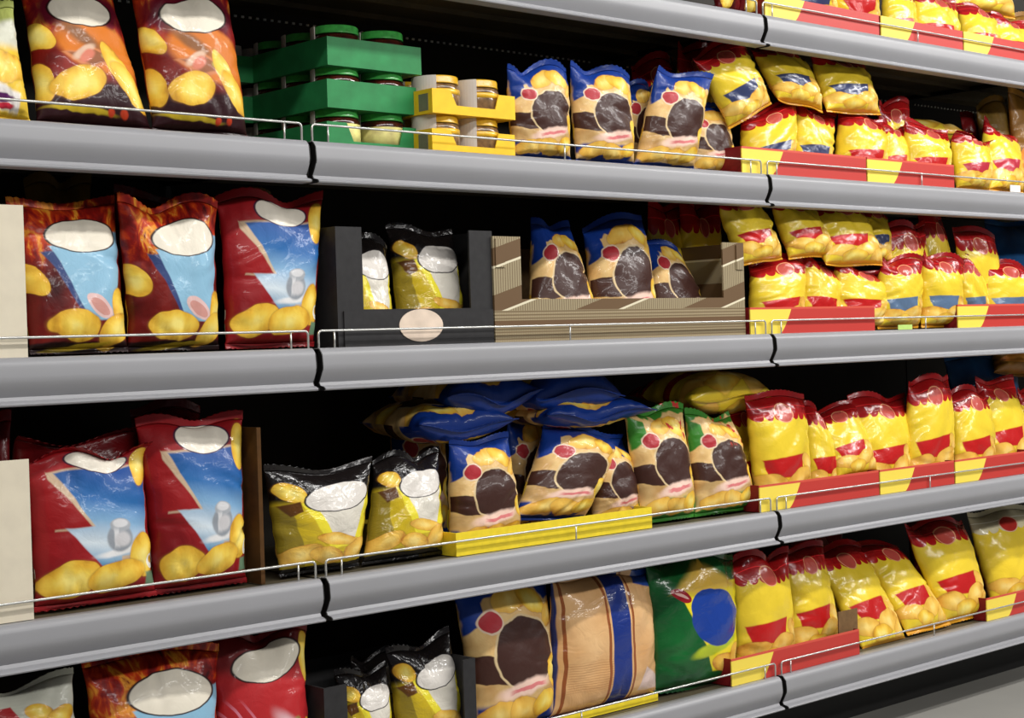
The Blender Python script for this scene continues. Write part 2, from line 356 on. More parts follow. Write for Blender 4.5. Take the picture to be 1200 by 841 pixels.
def plaid():
    s = Mat('plaid_card_print')
    tc = s.node('ShaderNodeTexCoord'); p = s.node('ShaderNodeSeparateXYZ'); s.L.new(tc.outputs['Object'], p.inputs[0])
    X, Z = p.outputs[0], p.outputs[2]
    fx = s.rng(s.math('FRACT', s.math('MULTIPLY', X, 160.0)), .55, .7)
    fz = s.rng(s.math('FRACT', s.math('MULTIPLY', Z, 150.0)), .55, .7)
    up = s.rng(Z, .060, .062)
    lo = s.over((158, 142, 110), (100, 82, 54), s.math('MULTIPLY', fz, .85)); lo = s.over(lo, (126, 100, 64), s.math('MULTIPLY', fx, .3))
    hi = s.over((160, 146, 114), (106, 86, 58), s.math('MULTIPLY', fx, .8))
    # woven bands: lower plaid, plain brown stripe, plaid again; the posts carry slanted brown bands
    base = s.over(lo, (104, 76, 46), s.math('MULTIPLY', s.rng(Z, .028, .029), s.rng(Z, .042, .041)))
    sl = s.math('ADD', Z, s.math('MULTIPLY', s.math('FRACT', s.math('MULTIPLY', X, 1.0)), -.28))
    fb = s.math('FRACT', s.math('MULTIPLY', sl, 11.0))
    hi = s.over(hi, (104, 78, 48), s.rng(fb, .60, .61)); hi = s.over(hi, (226, 216, 186), s.math('MULTIPLY', s.rng(fb, .56, .57), s.rng(fb, .62, .61)))
    base = s.over(base, hi, up)
    s.put(s.b.inputs['Base Color'], base); s.b.inputs['Roughness'].default_value = .7
    return s.m
plaid_m = plaid()

# ------------------------------------------------------------------ helpers
def link(name, me, mat, parent=None, smooth=False):
    o = bpy.data.objects.new(name, me); C.objects.link(o)
    if mat and not me.materials: me.materials.append(mat)
    if parent: o.parent = parent
    if smooth:
        for p in me.polygons: p.use_smooth = True
    return o
def obj(name, bm, mat, parent=None, smooth=False, bevel=0):
    if bevel: bmesh.ops.bevel(bm, geom=list(bm.edges), offset=bevel, segments=2, affect='EDGES', clamp_overlap=True)
    bmesh.ops.recalc_face_normals(bm, faces=bm.faces)
    me = bpy.data.meshes.new(name); bm.to_mesh(me); bm.free()
    return link(name, me, mat, parent, smooth)
def tag(o, label=None, cat=None, group=None, kind=None):
    if label: o['label'] = label
    if cat: o['category'] = cat
    if group: o['group'] = group
    if kind: o['kind'] = kind
    return o
def empty(name, loc, label, cat, group=None):
    o = bpy.data.objects.new(name, None); C.objects.link(o); o.location = loc; o.empty_display_size = .05
    return tag(o, label, cat, group)
def bx(bm, x0, x1, y0, y1, z0, z1):
    v = [bm.verts.new(p) for p in ((x0,y0,z0),(x1,y0,z0),(x1,y1,z0),(x0,y1,z0),(x0,y0,z1),(x1,y0,z1),(x1,y1,z1),(x0,y1,z1))]
    for f in ((0,3,2,1),(4,5,6,7),(0,1,5,4),(1,2,6,5),(2,3,7,6),(3,0,4,7)): bm.faces.new([v[i] for i in f])
def boxbm(*a):
    bm = bmesh.new(); bx(bm, *a); return bm
def prism_x(bm, prof, x0, x1):
    a = [bm.verts.new((x0, y, z)) for y, z in prof]; b = [bm.verts.new((x1, y, z)) for y, z in prof]
    n = len(prof)
    for i in range(n): bm.faces.new((a[i], a[(i+1) % n], b[(i+1) % n], b[i]))
    bm.faces.new(a[::-1]); bm.faces.new(b)
def prism_y(bm, prof, y0, y1):
    "outline in X,Z pushed back in Y"
    a = [bm.verts.new((x, y0, z)) for x, z in prof]; b = [bm.verts.new((x, y1, z)) for x, z in prof]
    n = len(prof)
    for i in range(n): bm.faces.new((a[i], a[(i+1) % n], b[(i+1) % n], b[i]))
    bm.faces.new(a[::-1]); bm.faces.new(b)
def tube(bm, pts, r, n=8):
    rings = []
    pts = [Vector(p) for p in pts]
    for i, p in enumerate(pts):
        t = (pts[min(i+1, len(pts)-1)]-pts[max(i-1, 0)]).normalized()
        a = Vector((0, 1, 0)) if abs(t.y) < .9 else Vector((1, 0, 0))
        s = t.cross(a).normalized(); q = t.cross(s).normalized()
        rings.append([bm.verts.new(p+(s*math.cos(2*math.pi*k/n)+q*math.sin(2*math.pi*k/n))*r) for k in range(n)])
    for a, b in zip(rings, rings[1:]):
        for k in range(n): bm.faces.new((a[k], a[(k+1) % n], b[(k+1) % n], b[k]))
    bm.faces.new(rings[0][::-1]); bm.faces.new(rings[-1])
def lathe(bm, prof, n=32, cx=0, cy_=0):
    rings = [[bm.verts.new((cx+r*math.cos(2*math.pi*k/n), cy_+r*math.sin(2*math.pi*k/n), z)) for k in range(n)] for r, z in prof]
    for a, b in zip(rings, rings[1:]):
        for k in range(n): bm.faces.new((a[k], a[(k+1) % n], b[(k+1) % n], b[k]))
    bm.faces.new(rings[0][::-1]); bm.faces.new(rings[-1])

# ------------------------------------------------------------------ setting
o = obj('floor', boxbm(-6, 12, -4, 3.0, -.05, 0), floor_m); tag(o, 'smooth pale grey shop floor seen beneath the lowest shelf', kind='structure')
bm = bmesh.new()
bx(bm, 10.0, 10.1, -4, 3, 0, 3.4)
for k in range(14): bx(bm, 9.97, 10.0, -4, 3, .2+k*.22, .22+k*.22)
tag(obj('wall_right', bm, wall_m), 'grey ribbed wall far away beyond the end of the shelving', kind='structure')

# ------------------------------------------------------------------ shelving
DEP = .48
rowname = {'A': 'highest', 'B': 'second highest', 'C': 'middle', 'D': 'second lowest', 'E': 'lowest'}
colname = {-1: 'left bay', 0: 'centre bay', 1: 'right bay', 2: 'far right bay'}
below = {}
rail_prof = [(.020, .0), (.006, .0010), (.0030, .0002), (.0002, -.0022), (-.0026, -.0054), (-.0048, -.0090)] + \
            [(-.0054-.0022*math.sin(math.pi*min(1, t/10*1.6)/2)+.012*max(0, t/10-.38)**1.35*2.6, -.0118-.0525*t/10) for t in range(0, 10)] + \
            [(.0020, -.0645), (-.0050, -.0658), (-.0100, -.0676), (-.0118, -.0700), (-.0108, -.0722), (-.006, -.0732), (.020, -.0730)]
def wire(x0, x1, z):
    bm = bmesh.new(); y = .010; r = .0021; h = .031; c = .007
    pts = [(x0, y, z-.006), (x0, y, z+h-c)]
    pts += [(x0+c-c*math.cos(a), y, z+h-c+c*math.sin(a)) for a in [math.pi/2*k/5 for k in range(1, 6)]]
    pts += [(x1-c+c*math.sin(a), y, z+h-c+c*math.cos(a)) for a in [math.pi/2*k/5 for k in range(0, 6)]] + [(x1, y, z-.006)]
    tube(bm, pts, r)
    for x in (x0+.035, (x0+x1)/2, x1-.035): tube(bm, [(x, y+.001, z-.006), (x, y+.001, z+h)], .0017)
    return bm
for rn, z in SH.items():
    for b in (-1, 0, 1, 2):
        x0, x1 = b*W+.007, (b+1)*W-.007
        t = empty('shelf', ((x0+x1)/2, 0, z-.03), f'grey fronted metal shelf, {rowname[rn]} level of the {colname[b]}', 'shelf', 'shelves of the long display rack')
        ox, oz = -(x0+x1)/2, -(z-.03)
        def lc(bm):
            bmesh.ops.translate(bm, verts=bm.verts, vec=(ox, 0, oz)); return bm
        bm = boxbm(x0, x1, .03, DEP, z-.026, z-.001)
        for yy in (.12, .25, .38): bx(bm, x0, x1, yy, yy+.012, z-.036, z-.026)
        obj('shelf_panel', lc(bm), panel_m, t)
        obj('front_flange', lc(boxbm(x0, x1, .004, .032, z-.024, z-.0006)), flange_m, t)
        bm = bmesh.new(); prism_x(bm, [(y, z+zz) for y, zz in rail_prof], x0, x1)
        r = obj('price_rail', lc(bm), rail_m, t, True)
        m = r.modifiers.new('edges', 'EDGE_SPLIT'); m.split_angle = math.radians(40)
        obj('wire_guard', lc(wire(x0+.004, x1-.004, z)), wire_m, t, True)
        for xx in (x0-.0015, x1-.0005):
            bm = bmesh.new(); prism_x(bm, [(y+(.001 if y > -.004 else -.0002), z+zz) for y, zz in rail_prof[2:]], xx, xx+.002); obj('gap_shade_cap', lc(bm), gap_m, t)  # dark sheet added over the lit rail end so the joint looks unlit
            obj('bracket', lc(boxbm(xx, xx+.003, .022, DEP, z-.036, z-.004)), gap_m, t)
DOTZ = float(at(570, 57, DEP)[2])
for b in (-1, 0, 1, 2):
    t = empty('back_panel', (b*W+W/2, DEP, 0), f'shade-darkened metal back panel closing the {colname[b]} of the rack', 'back panel', 'back panels of the rack')
    obj('panel', boxbm(-W/2+.02, W/2-.02, 0.002, .02, .1, 2.1), backp_m, t)
    bm = bmesh.new()
    for k in range(64):
        x = -W/2+.06+k*.0177
        bx(bm, x-.003, x+.003, -.0008, .003, DOTZ-.0022, DOTZ+.0022)
    obj('hole_row', bm, dot_m, t)
for j in range(-1, 4):
    o = obj('rack_upright', boxbm(-.02, .02, 0, .03, 0, 2.12), gap_m); o.location = (j*W, DEP, 0)
    tag(o, f'dark upright post at the back of the rack, {["far left end", "between left and centre bays", "between centre and right bays", "right end of the right bay", "far right end"][j+1]}', 'post', 'rack uprights')
o = obj('kick_plate', boxbm(-W, 3*W, .16, .18, 0, .12), gap_m); tag(o, 'dark recessed kick plate between the lowest shelf and the floor', 'kick plate')

# ------------------------------------------------------------------ bags
PB, PT = .035, .945
def grid_mesh(name, Pf, Pb, U, V):
    "closed shell from a front grid and a back grid sharing their rim"
    nv, nu = U.shape
    me = bpy.data.meshes.new(name)
    vs = list(Pf.reshape(-1, 3)); idxf = np.arange(nu*nv).reshape(nv, nu); idxb = idxf.copy()
    n = nu*nv
    for j in range(1, nv-1):
        for i in range(1, nu-1):
            idxb[j, i] = n; n += 1; vs.append(Pb[j, i])
    faces, uvs = [], []
    uo = .5+(U-.5)*1.0
    for j in range(nv-1):
        for i in range(nu-1):
            q = ((j, i), (j, i+1), (j+1, i+1), (j+1, i))
            faces.append([int(idxf[a]) for a in q]); uvs += [(U[a], V[a]) for a in q]
            q = q[::-1]
            faces.append([int(idxb[a]) for a in q]); uvs += [(1-U[a], V[a]) for a in q]
    me.from_pydata([tuple(map(float, p)) for p in vs], [], faces)
    l = me.uv_layers.new(name='UVMap'); l.data.foreach_set('uv', [float(c) for q in uvs for c in q])
    me.polygons.foreach_set('use_smooth', [True]*len(me.polygons))
    me.update()
    return me
nbag = 0
TOPS = []
def bag3(kind, P, thick, label, group=None, cat='crisp bag', name='crisp_bag', wave=None, droop=0.0, rough=1.0, sag=.0, seed=None, blunt=.62):
    "P = TL, TR, BR, BL corners of the flat bag in the place; the pouch is blown up on both sides of that sheet"
    global nbag; nbag += 1
    rg = np.random.RandomState(seed if seed is not None else 100+nbag)
    TL, TR, BR, BL = [np.array(p, float) for p in P]
    org = (BL+BR)/2
    nu, nv = 40, 52
    def sheet(U, V):
        Un = U[..., None]; Vn = V[..., None]
        return (BL*(1-Un)+BR*Un)*(1-Vn) + (TL*(1-Un)+TR*Un)*Vn
    ex = (TR+BR-TL-BL)/2; ey = (TL+TR-BL-BR)/2
    w, h = np.linalg.norm(ex), np.linalg.norm(ey)
    nr = np.cross(ex, ey); nr /= np.linalg.norm(nr); ux = ex/w; uy = ey/h
    wv = (rg.uniform(.006, .017) if wave is None else wave); ph = rg.uniform(0, 6.3); fq = rg.uniform(.7, 1.5)
    ph2 = rg.uniform(0, 6.3)
    def bend(U, V):
        top = np.clip((V-.55)/.45, 0, 1)**2; bot = np.clip((.25-V)/.25, 0, 1)**2
        d = wv*np.sin(2*np.pi*fq*U+ph)*top + wv*.4*np.sin(2*np.pi*1.2*U+ph2)*bot
        up_ = wv*.8*np.sin(2*np.pi*fq*U+ph+1.3)*top
        dr = droop*np.clip((V-.80)/.2, 0, 1)**1.5
        return nr*(d+dr)[..., None] + uy*(up_-abs(droop)*.9*np.clip((V-.80)/.2, 0, 1)**1.6)[..., None]
    g = np.sort(np.concatenate([np.linspace(0, 1, nu-6), [.008, .02, .035, .965, .98, .992]]))
    U, V = np.meshgrid(g, PB+(PT-PB)*np.sort(np.concatenate([np.linspace(0, 1, nv-4), [.008, .02, .98, .992]])))
    a = np.abs(2*U-1); q = (V-PB)/(PT-PB)
    prof = np.clip(1-a**2.6, 0, 1)**.55
    qq = np.clip(q, 0, 1)**(.80+sag)
    endp = np.clip(1-np.abs(2*qq-1)**2.5, 0, 1)**blunt
    T = thick/2*prof*endp
    # creases
    D = np.zeros_like(U)
    asp = h/w
    for k in range(16):
        m = k % 4
        if m == 0: p0 = (rg.uniform(.05, .95), 1.0); an = rg.uniform(-2.2, -.95)
        elif m == 1: p0 = (rg.uniform(.05, .95), 0.0); an = rg.uniform(.95, 2.2)
        elif m == 2: p0 = (0.0, rg.uniform(.1, .95)); an = rg.uniform(-.9, .9)
        else: p0 = (1.0, rg.uniform(.1, .95)); an = np.pi+rg.uniform(-.9, .9)
        ln = rg.uniform(.18, .55); s = rg.uniform(.016, .045); dp = rg.uniform(.25, 1.0)*.0046*rough
        dx, dy = np.cos(an), np.sin(an)
        X = U-p0[0]; Y = (q-p0[1])*asp
        al = X*dx+Y*dy; pe = np.abs(-X*dy+Y*dx + .03*np.sin(al*9+k))
        fall = np.clip(1-al/ln, 0, 1)*(al > -.05)
        D += -dp*np.exp(-(pe/s)**1.5)*fall + dp*.6*np.exp(-((pe-2.2*s)/(1.4*s))**2)*fall
    for k in range(7):
        fx, fy = rg.uniform(-2.6, 2.6), rg.uniform(-3.4, 3.4)
        D += .0016*rough*np.abs(np.sin(np.pi*(fx*U+fy*q)+rg.uniform(0, 6.3)))*1.1-.001*rough
    ff = rg.randint(7, 12)
    ripple = .0020*rough*np.sin(2*np.pi*ff*U+rg.uniform(0, 6.3)+2*np.sin(5*U))*(np.exp(-q/.10)+np.exp(-(1-q)/.12))
    live = np.clip(prof*endp*1.6, 0, 1)
    D = (D+ripple)*live
    D2 = np.roll(D, 7, axis=1)*live
    shr = .045+.35*thick*.5
    side = shr*endp + .010*rough*np.sin(2*np.pi*(rg.uniform(3, 5)*q)+rg.uniform(0, 6.3))*endp*live.max()
    S = sheet(U, V) + bend(U, V) - ux*(((U-.5)*2)*side*w*.5)[..., None]
    # a slack pouch sags: its middle sits lower and fuller
    Pf = S + nr*(T+D)[..., None]; Pb = S - nr*(T*.8+D2)[..., None]
    Pb[0], Pb[-1], Pb[:, 0], Pb[:, -1] = Pf[0], Pf[-1], Pf[:, 0], Pf[:, -1]
    root = empty(name, tuple(org), label, cat, group)
    me = grid_mesh('pouch', Pf-org, Pb-org, U, V)
    link('pouch', me, K[kind], root)
    for nm, v0, v1 in (('top_seal', PT, 1.0), ('bottom_seal', 0.0, PB)):
        Us, Vs = np.meshgrid(g, np.linspace(v0, v1, 9))
        S = sheet(Us, Vs) + bend(Us, Vs)
        cr = .0007*np.sin(np.linspace(0, 1, 9)*np.pi*8)[:, None, None]
        zz = (.0022*(np.arange(Us.shape[1]) % 2)) * 1.0
        if nm == 'top_seal': S[-1] -= uy*zz[:, None]
        else: S[0] += uy*zz[:, None]
        Pf = S + nr*(.0009+cr); Pb = S - nr*(.0009-cr)
        me = grid_mesh(nm, Pf-org, Pb-org, Us, Vs)
        link(nm, me, K[kind], root)
    return root
def bag(kind, c, row, yb, label, thick=.06, yt=None, base=None, twist=0, **kw):
    """c = TL, TR, BR, BL in the photo; a bottom corner without a height stands on the shelf (or at `base`)"""
    z0 = SH[row]+.003 + (0 if base is None else base)
    def bot(p):
        return atz(p[0], yb, z0) if len(p) == 1 else at(p[0], p[1], yb)
    BR, BL = bot(c[2]), bot(c[3])
    if yt is None:
        best = None
        for k in range(0, 49):
            y = yb - .03 + k*.005
            mx = (at(*c[0], y)[0]+at(*c[1], y)[0])/2
            d = abs(mx-(BR[0]+BL[0])/2)
            if best is None or d < best[0]: best = (d, y)
        yt = best[1]
    P = [at(*c[0], yt-twist), at(*c[1], yt+twist), BR, BL]
    if row != 'A':
        lim = SH[chr(ord(row)-1)]-.040
        for p in P[:2]:
            if p[2] > lim: p[2] = lim
        TOPS.append((label, round(P[0][2]-z0, 3), round(float(np.linalg.norm(P[1]-P[0])), 3), yb, round(yt, 3), round(float(P[3][2]-z0), 3)))
    return bag3(kind, P, thick, label, **kw)

# ------------------------------------------------------------------ trays, boxes, crates
def two_tone():
    s = Mat('red_yellow_tray_print')
    tc = s.node('ShaderNodeTexCoord'); p = s.node('ShaderNodeSeparateXYZ'); s.L.new(tc.outputs['Object'], p.inputs[0])
    q = s.math('SUBTRACT', p.outputs[0], s.math('ADD', .105, s.math('MULTIPLY', s.math('POWER', s.math('MAXIMUM', p.outputs[2], 0.0), .7), .32)))
    base = s.over((246, 220, 84), (194, 56, 48), s.rng(q, -.001, .001))
    base = s.over(base, (214, 84, 66), s.rng(p.outputs[2], .0545, .056))
    s.put(s.b.inputs['Base Color'], base); s.b.inputs['Roughness'].default_value = .45
    return s.m
twotone_m = two_tone()
def tray(row, xl, xr, label, Y0=.016, h=.060, depth=.34, front=None, side=None, z=None, cat='display tray', group=None, name='display_tray', inner=None):
    z = SH[row]+.001 if z is None else z
    X0, X1 = atz(xl, Y0, z)[0], atz(xr, Y0, z)[0]-.002
    w = X1-X0
    t = empty(name, (X0, Y0, z), label, cat, group)
    obj('front_panel', boxbm(0, w, 0, .003, 0, h), front or twotone_m, t)
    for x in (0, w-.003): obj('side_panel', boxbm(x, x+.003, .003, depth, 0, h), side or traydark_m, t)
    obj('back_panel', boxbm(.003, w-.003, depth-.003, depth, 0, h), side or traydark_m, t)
    obj('base_panel', boxbm(.003, w-.003, .003, depth-.003, 0, .002), inner or kraft_m, t)
    return t
G1 = 'red and yellow printed display trays'
tray('A', 897, 1031, 'red tray with yellow left corner on the highest shelf, just right of the joint', group=G1, h=.052)
tray('A', 1033, 1129, 'red and yellow tray on the highest shelf, second from the joint', group=G1, h=.052)
tray('A', 1130, 1225, 'red and yellow tray on the highest shelf, cut by the right edge', group=G1, h=.052)
tray('B', 870, 1016, 'red tray with yellow corner spanning the joint of the second highest shelf', group=G1)
tray('B', 1017, 1119, 'short red and yellow tray on second highest shelf, ending before the upright yellow bags', group=G1)
tray('C', 880, 1026, 'red tray with yellow corner beside the plaid box on the middle shelf', group=G1)
tray('C', 1123, 1230, 'red and yellow tray at the right edge of the middle shelf', group=G1)
tray('D', 891, 1031, 'red tray with yellow corner beside the two green cornered bags', group=G1)
tray('D', 1032, 1119, 'middle one of the three red trays on the second lowest shelf', group=G1)
tray('D', 1120, 1215, 'red and yellow tray at the right edge of the second lowest shelf', group=G1)
t = tray('E', 858, 1008, 'red tray with yellow corner on the lowest shelf, right of the green bag', group=G1)
tray('E', 1157, 1260, 'red and yellow tray on the lowest shelf at right edge under cream topped bag', group=G1)
tray('D', 535, 765, 'plain bright yellow card tray holding brown disc bags on second lowest shelf', h=.044, front=yelcard_m, side=yelcard_m, Y0=.022)
tray('E', 600, 772, 'low yellow tray under the two tan bags on the lowest shelf', h=.016, front=yelcard_m, side=yelcard_m, Y0=.05)

band_m = plain('pale_yellow_label_print', (226, 206, 130), .5, .3, 0, 0, .2, 30)
def jar(x, y, z, gl, ld, a0, a1, label, group, h=.072, r=.045, z0=None, cap=True, front=False):
    t = empty('sauce_jar', (x, y, z), label, 'jar', group)
    bm = bmesh.new(); lathe(bm, [(r*.85, 0), (r*.96, .003), (r, .010), (r, h*.66), (r*.96, h*.74), (r*.86, h*.79), (r*.86, h*.92)], 36); obj('glass_jar', bm, gl, t, True)
    bm = bmesh.new(); lathe(bm, [(r*.90, h-.015), (r*.955, h-.0155), (r*.955, h-.013), (r*.94, h-.012), (r*.94, h-.003), (r*.90, h-.0005), (r*.84, h), (r*.80, h-.0012), (.004, h-.0012)], 36); obj('lid', bm, ld, t, True)
    if ld is lidy_m or (ld is lidg_m and front):
        bm = bmesh.new(); R_ = r*1.008
        lathe(bm, [(R_*.9, h*.50 if ld is lidy_m else h*.12), (R_, h*.50 if ld is lidy_m else h*.12), (R_, h*.64), (R_*.9, h*.66)], 36)
        obj('printed_band', bm, lidy_m if ld is lidy_m else band_m, t, True)
    if a1 > a0:
        bm = bmesh.new(); R_ = r*1.015; n = 14; zt = h-.001 if cap else h*.70
        ro = []
        for k in range(n+1):
            a = math.radians(a0+(a1-a0)*k/n)
            ro.append([bm.verts.new((q*math.cos(a), q*math.sin(a), zz)) for q, zz in ((R_, .008), (R_, zt), (R_-.002, zt), (R_-.002, .008))])
        for a, b in zip(ro, ro[1:]):
            for k in range(4): bm.faces.new((a[k], a[(k+1) % 4], b[(k+1) % 4], b[k]))
        bm.faces.new(ro[0][::-1]); bm.faces.new(ro[-1])
        obj('paper_label', bm, white_m, t, False)
    return t
def crate(xl, xr, Y0, z, h, depth, mat, label, group, cut=None, patch=False):
    X0, X1 = atz(xl, Y0, z)[0], atz(xr, Y0, z)[0]; w = X1-X0
    t = empty('jar_crate', (X0, Y0, z), label, 'crate', group)
    if cut:
        pr = [(0, 0), (w, 0), (w, h), (w-.042, h), (w-.052, cut), (.060, cut), (.045, h), (0, h)]
    else: pr = [(0, 0), (w, 0), (w, h), (0, h)]
    bm = bmesh.new(); prism_y(bm, pr, 0, .0025); obj('front_panel', bm, mat, t)
    for x in (0, w-.0025): obj('side_panel', boxbm(x, x+.0025, .0025, depth, 0, h), mat, t)
    obj('back_panel', boxbm(.0025, w-.0025, depth-.0025, depth, 0, h), mat, t)
    obj('base_panel', boxbm(.0025, w-.0025, .0025, depth-.0025, 0, .002), mat, t)
    if patch: obj('code_patch', boxbm(-.0006, .0, .012, .040, .006, h-.008), barcode_m, t)
    return X0, X1
zb = SH['B']+.001
lev = ['bottom', 'middle', 'top']
YG, HG = .095, .0775
for k in range(3):
    X0, X1 = crate(384, 494, YG, zb+k*HG, .052, .30, greencard_m, f'green card crate of jars, {lev[k]} one of the stack of three', 'green jar crates', cut=.018 if k == 0 else None)
    w_ = X1-X0
    for i in range(2):
        for j in range(3):
            jar(X0+w_*(.26+.48*i), YG+.052+j*.095, zb+k*HG+.003, glass_m, lidg_m, *((128, 178) if i == 0 or j == 0 else (0, 0)), f'green lidded jar in the {lev[k]} green crate, {["left", "right"][i]} file, {["front", "second", "rear"][j]} row', f'green lidded jars', r=min(.046, w_*.235), h=.077, front=(k == 0))
YY, HY = .04, .0755
for k in range(2):
    X0, X1 = crate(507, 604, YY, zb+k*HY, .046, .24, jaryel_m, f'yellow notched card crate of jars, {["lower", "upper"][k]} of the two', 'yellow jar crates', cut=.017, patch=True)
    w_ = X1-X0
    for i in range(2):
        for j in range(2):
            jar(X0+w_*(.25+.48*i), YY+.052+j*.095, zb+k*HY+.003, glassy_m, lidy_m, 128, 232, f'yellow lidded jar with white label in the {["lower", "upper"][k]} yellow crate, {["left", "right"][i]}, {["front", "rear"][j]}', 'yellow lidded jars', r=min(.046, w_*.235), h=.073)
# jars with pale wrappers far behind the green crates
for k, (px, py, YB_) in enumerate(((305, 50, .34), (338, 50, .40))):
    p = at(px, py, YB_)
for k in range(3):
    X0, X1 = crate(268, 318, .34, zb+k*HG, .050, .12, greencard_m, f'dark green crate in the shade behind the left bags, {lev[k]} of its stack', 'shaded green crates')
    for i in range(2):
        jar(X0+.035+i*.07, .40, zb+k*HG+.003, glass_m, white_m, 100, 300, f'white wrapped jar in the {lev[k]} shaded crate behind the orange bags, {["left", "right"][i]}', 'shaded white jars', r=.032, h=.0735)

def window_box(row, pl, pr, Y0, h, post_l, post_r, sill, depth, mat, label, name='display_box', cat='display box', back=True, tab=None):
    z = SH[row]+.001
    X0, X1 = atz(pl, Y0, z)[0], atz(pr, Y0, z)[0]; w = X1-X0
    t = empty(name, (X0, Y0, z), label, cat)
    bm = bmesh.new(); prism_y(bm, [(0, 0), (w, 0), (w, h), (w-post_r, h), (w-post_r, sill), (post_l, sill), (post_l, h), (0, h)], 0, .004); obj('front_panel', bm, mat, t)
    for x in (0, w-.004): obj('side_panel', boxbm(x, x+.004, .004, depth, 0, h), mat, t)
    if back: obj('back_panel', boxbm(.004, w-.004, depth-.004, depth, 0, h), blackcard_m if mat is blackcard_m else kraft_m, t)
    obj('base_panel', boxbm(.004, w-.004, .004, depth-.004, 0, .003), mat, t)
    return t, w, X0
# black box on the middle shelf
t, w_, X0 = window_box('C', 397, 580, .03, .215, .058, .058, .067, .30, blackcard_m, 'black card display box with blank cream oval on the middle shelf')
obj('front_flap', boxbm(.012, w_-.004, -.003, 0, 0, .064), blackcard_m, t)
bm = bmesh.new(); q = atz(493, .03, SH['C'])[0]-X0
pr = [(q+.052*math.cos(a), .036+.030*math.sin(a)) for a in [2*math.pi*k/40 for k in range(40)]]
prism_y(bm, pr, -.0300, -.003); 
for v in bm.verts:
    if v.co.y < -.01: v.co.y = -.0045
o = obj('oval_emblem', bm, plain('cream_oval_print', (228, 208, 188), .6), t); o['label'] = 'blank cream oval'
# plaid box
t, w_, X0 = window_box('C', 581, 874, .025, .205, .072, .072, .083, .32, plaid_m, 'brown plaid printed display box holding brown disc bags on the middle shelf')
for x, s_ in ((.004, 1), (w_-.028, 1)):
    o = obj('corner_tab', boxbm(x, x+.024, -.003, 0, .145, .2), kraft_m if False else plaid_m, t)
# black box at the lowest shelf
t, w_, X0 = window_box('E', 383, 560, .03, .175, .050, .030, .02, .24, blackcard_m, 'black card display box on the lowest shelf, cut by the bottom edge')
# cream cartons at the left edge
for row, xr, h, nm in (('C', 33, .232, 'middle'), ('D', 40, .245, 'second lowest')):
    z = SH[row]+.001; X1 = atz(xr, .02, z)[0]
    t = empty('carton', (X1-.25, .02, z), f'plain cream carton at the left edge of the {nm} shelf', 'carton', 'cream cartons')
    obj('front_panel', boxbm(0, .25, 0, .004, 0, h), cream_m, t)
    obj('side_panel', boxbm(.246, .25, .004, .3, 0, h*.98), cream_m, t); obj('side_panel', boxbm(0, .004, .004, .3, 0, h*.98), cream_m, t)
    obj('base_panel', boxbm(.004, .246, .004, .3, 0, .004), cream_m, t)
# brown divider on second lowest shelf
z = SH['D']+.001; X0 = atz(311, .03, z)[0]
t = empty('carton', (X0, .03, z), 'open brown carton around the two salt shaker bags on second lowest shelf', 'carton')
bm = bmesh.new(); prism_y(bm, [(-.0035, 0), (0, 0), (0, .255), (-.0035, .257)], 0, .0001)
bm.free()
obj('side_panel', boxbm(-.008, 0, 0, .34, 0, .268), divider_m, t)
obj('front_flap', boxbm(-.034, -.008, .048, .052, 0, .262), divider_m, t)
obj('back_panel', boxbm(-.44, -.008, .336, .34, 0, .10), divider_m, t)
# tray inner board seen between two leaning bags on the lowest shelf
z = SH['E']+.003; X0 = atz(1006, .03, z)[0]
o = obj('card_divider', boxbm(-.075, 0, 0, .003, 0, .105), kraft_m); o.location = (X0, .030, z); tag(o, 'bare brown card divider showing between leaning yellow bags on lowest shelf', 'divider')
# tickets
for row, x, w_, h_, m_, lb in (('B', 1190, .05, .018, tag_m, 'small white price ticket clipped on second highest shelf at right'), ('C', 1061, .06, .012, tagg_m, 'small green and white price ticket on the middle shelf')):
    z = SH[row]+.001; X = atz(x, .003, z)[0]
    o = obj('price_ticket', boxbm(-w_/2, w_/2, 0, .0015, 0, h_), m_); o.location = (X, .003, z); tag(o, lb, 'price ticket')

# ------------------------------------------------------------------ bags
S2 = 'second highest shelf'
# --- row A
GA = 'yellow crisp bags on the highest shelf'
bag('maroon', [(836,-85),(862,-82),(864,),(838,)], 'A', .07, 'red bag on the highest shelf, left of the joint, cut by the top edge', thick=.05, group='red bags on the highest shelf')
bag('maroon', [(864,-82),(892,-78),(892,),(866,)], 'A', .06, 'red bag with yellow stripe on the highest shelf right beside the joint', thick=.05, group='red bags on the highest shelf')
bag('ynavy', [(918,-70),(975,-65),(980,),(915,)], 'A', .09, 'yellow navy labelled bag in the first tray of the highest shelf, left', thick=.08, group=GA)
bag('yred', [(975,-62),(1024,-55),(1028,),(978,)], 'A', .085, 'yellow bag in the first tray of the highest shelf, right', thick=.08, group=GA)
bag('yred', [(1033,-20),(1070,-10),(1072,),(1036,)], 'A', .085, 'short yellow bag behind yellow end of the second tray on the highest shelf', thick=.06, yt=.11, group=GA)
bag('yred', [(1070,-15),(1120,2),(1122,),(1072,)], 'A', .085, 'yellow bag with pale disc on red band, second tray of the highest shelf', thick=.07, yt=.11, group=GA)
bag('yred', [(1122,2),(1166,14),(1170,),(1128,)], 'A', .085, 'slumped yellow bag under the big pale bag on the highest shelf', thick=.07, yt=.12, group=GA)
bag('yred', [(1160,15),(1205,28),(1210,),(1166,)], 'A', .085, 'small yellow bag at the right edge of the highest shelf', thick=.06, yt=.12, group=GA)
bag('yred', [(1172,-30),(1118,-60),(1112,12),(1192,22)], 'A', .20, 'large yellow bag lying across the top of the others at the upper right', thick=.10, yt=.26, group=GA)
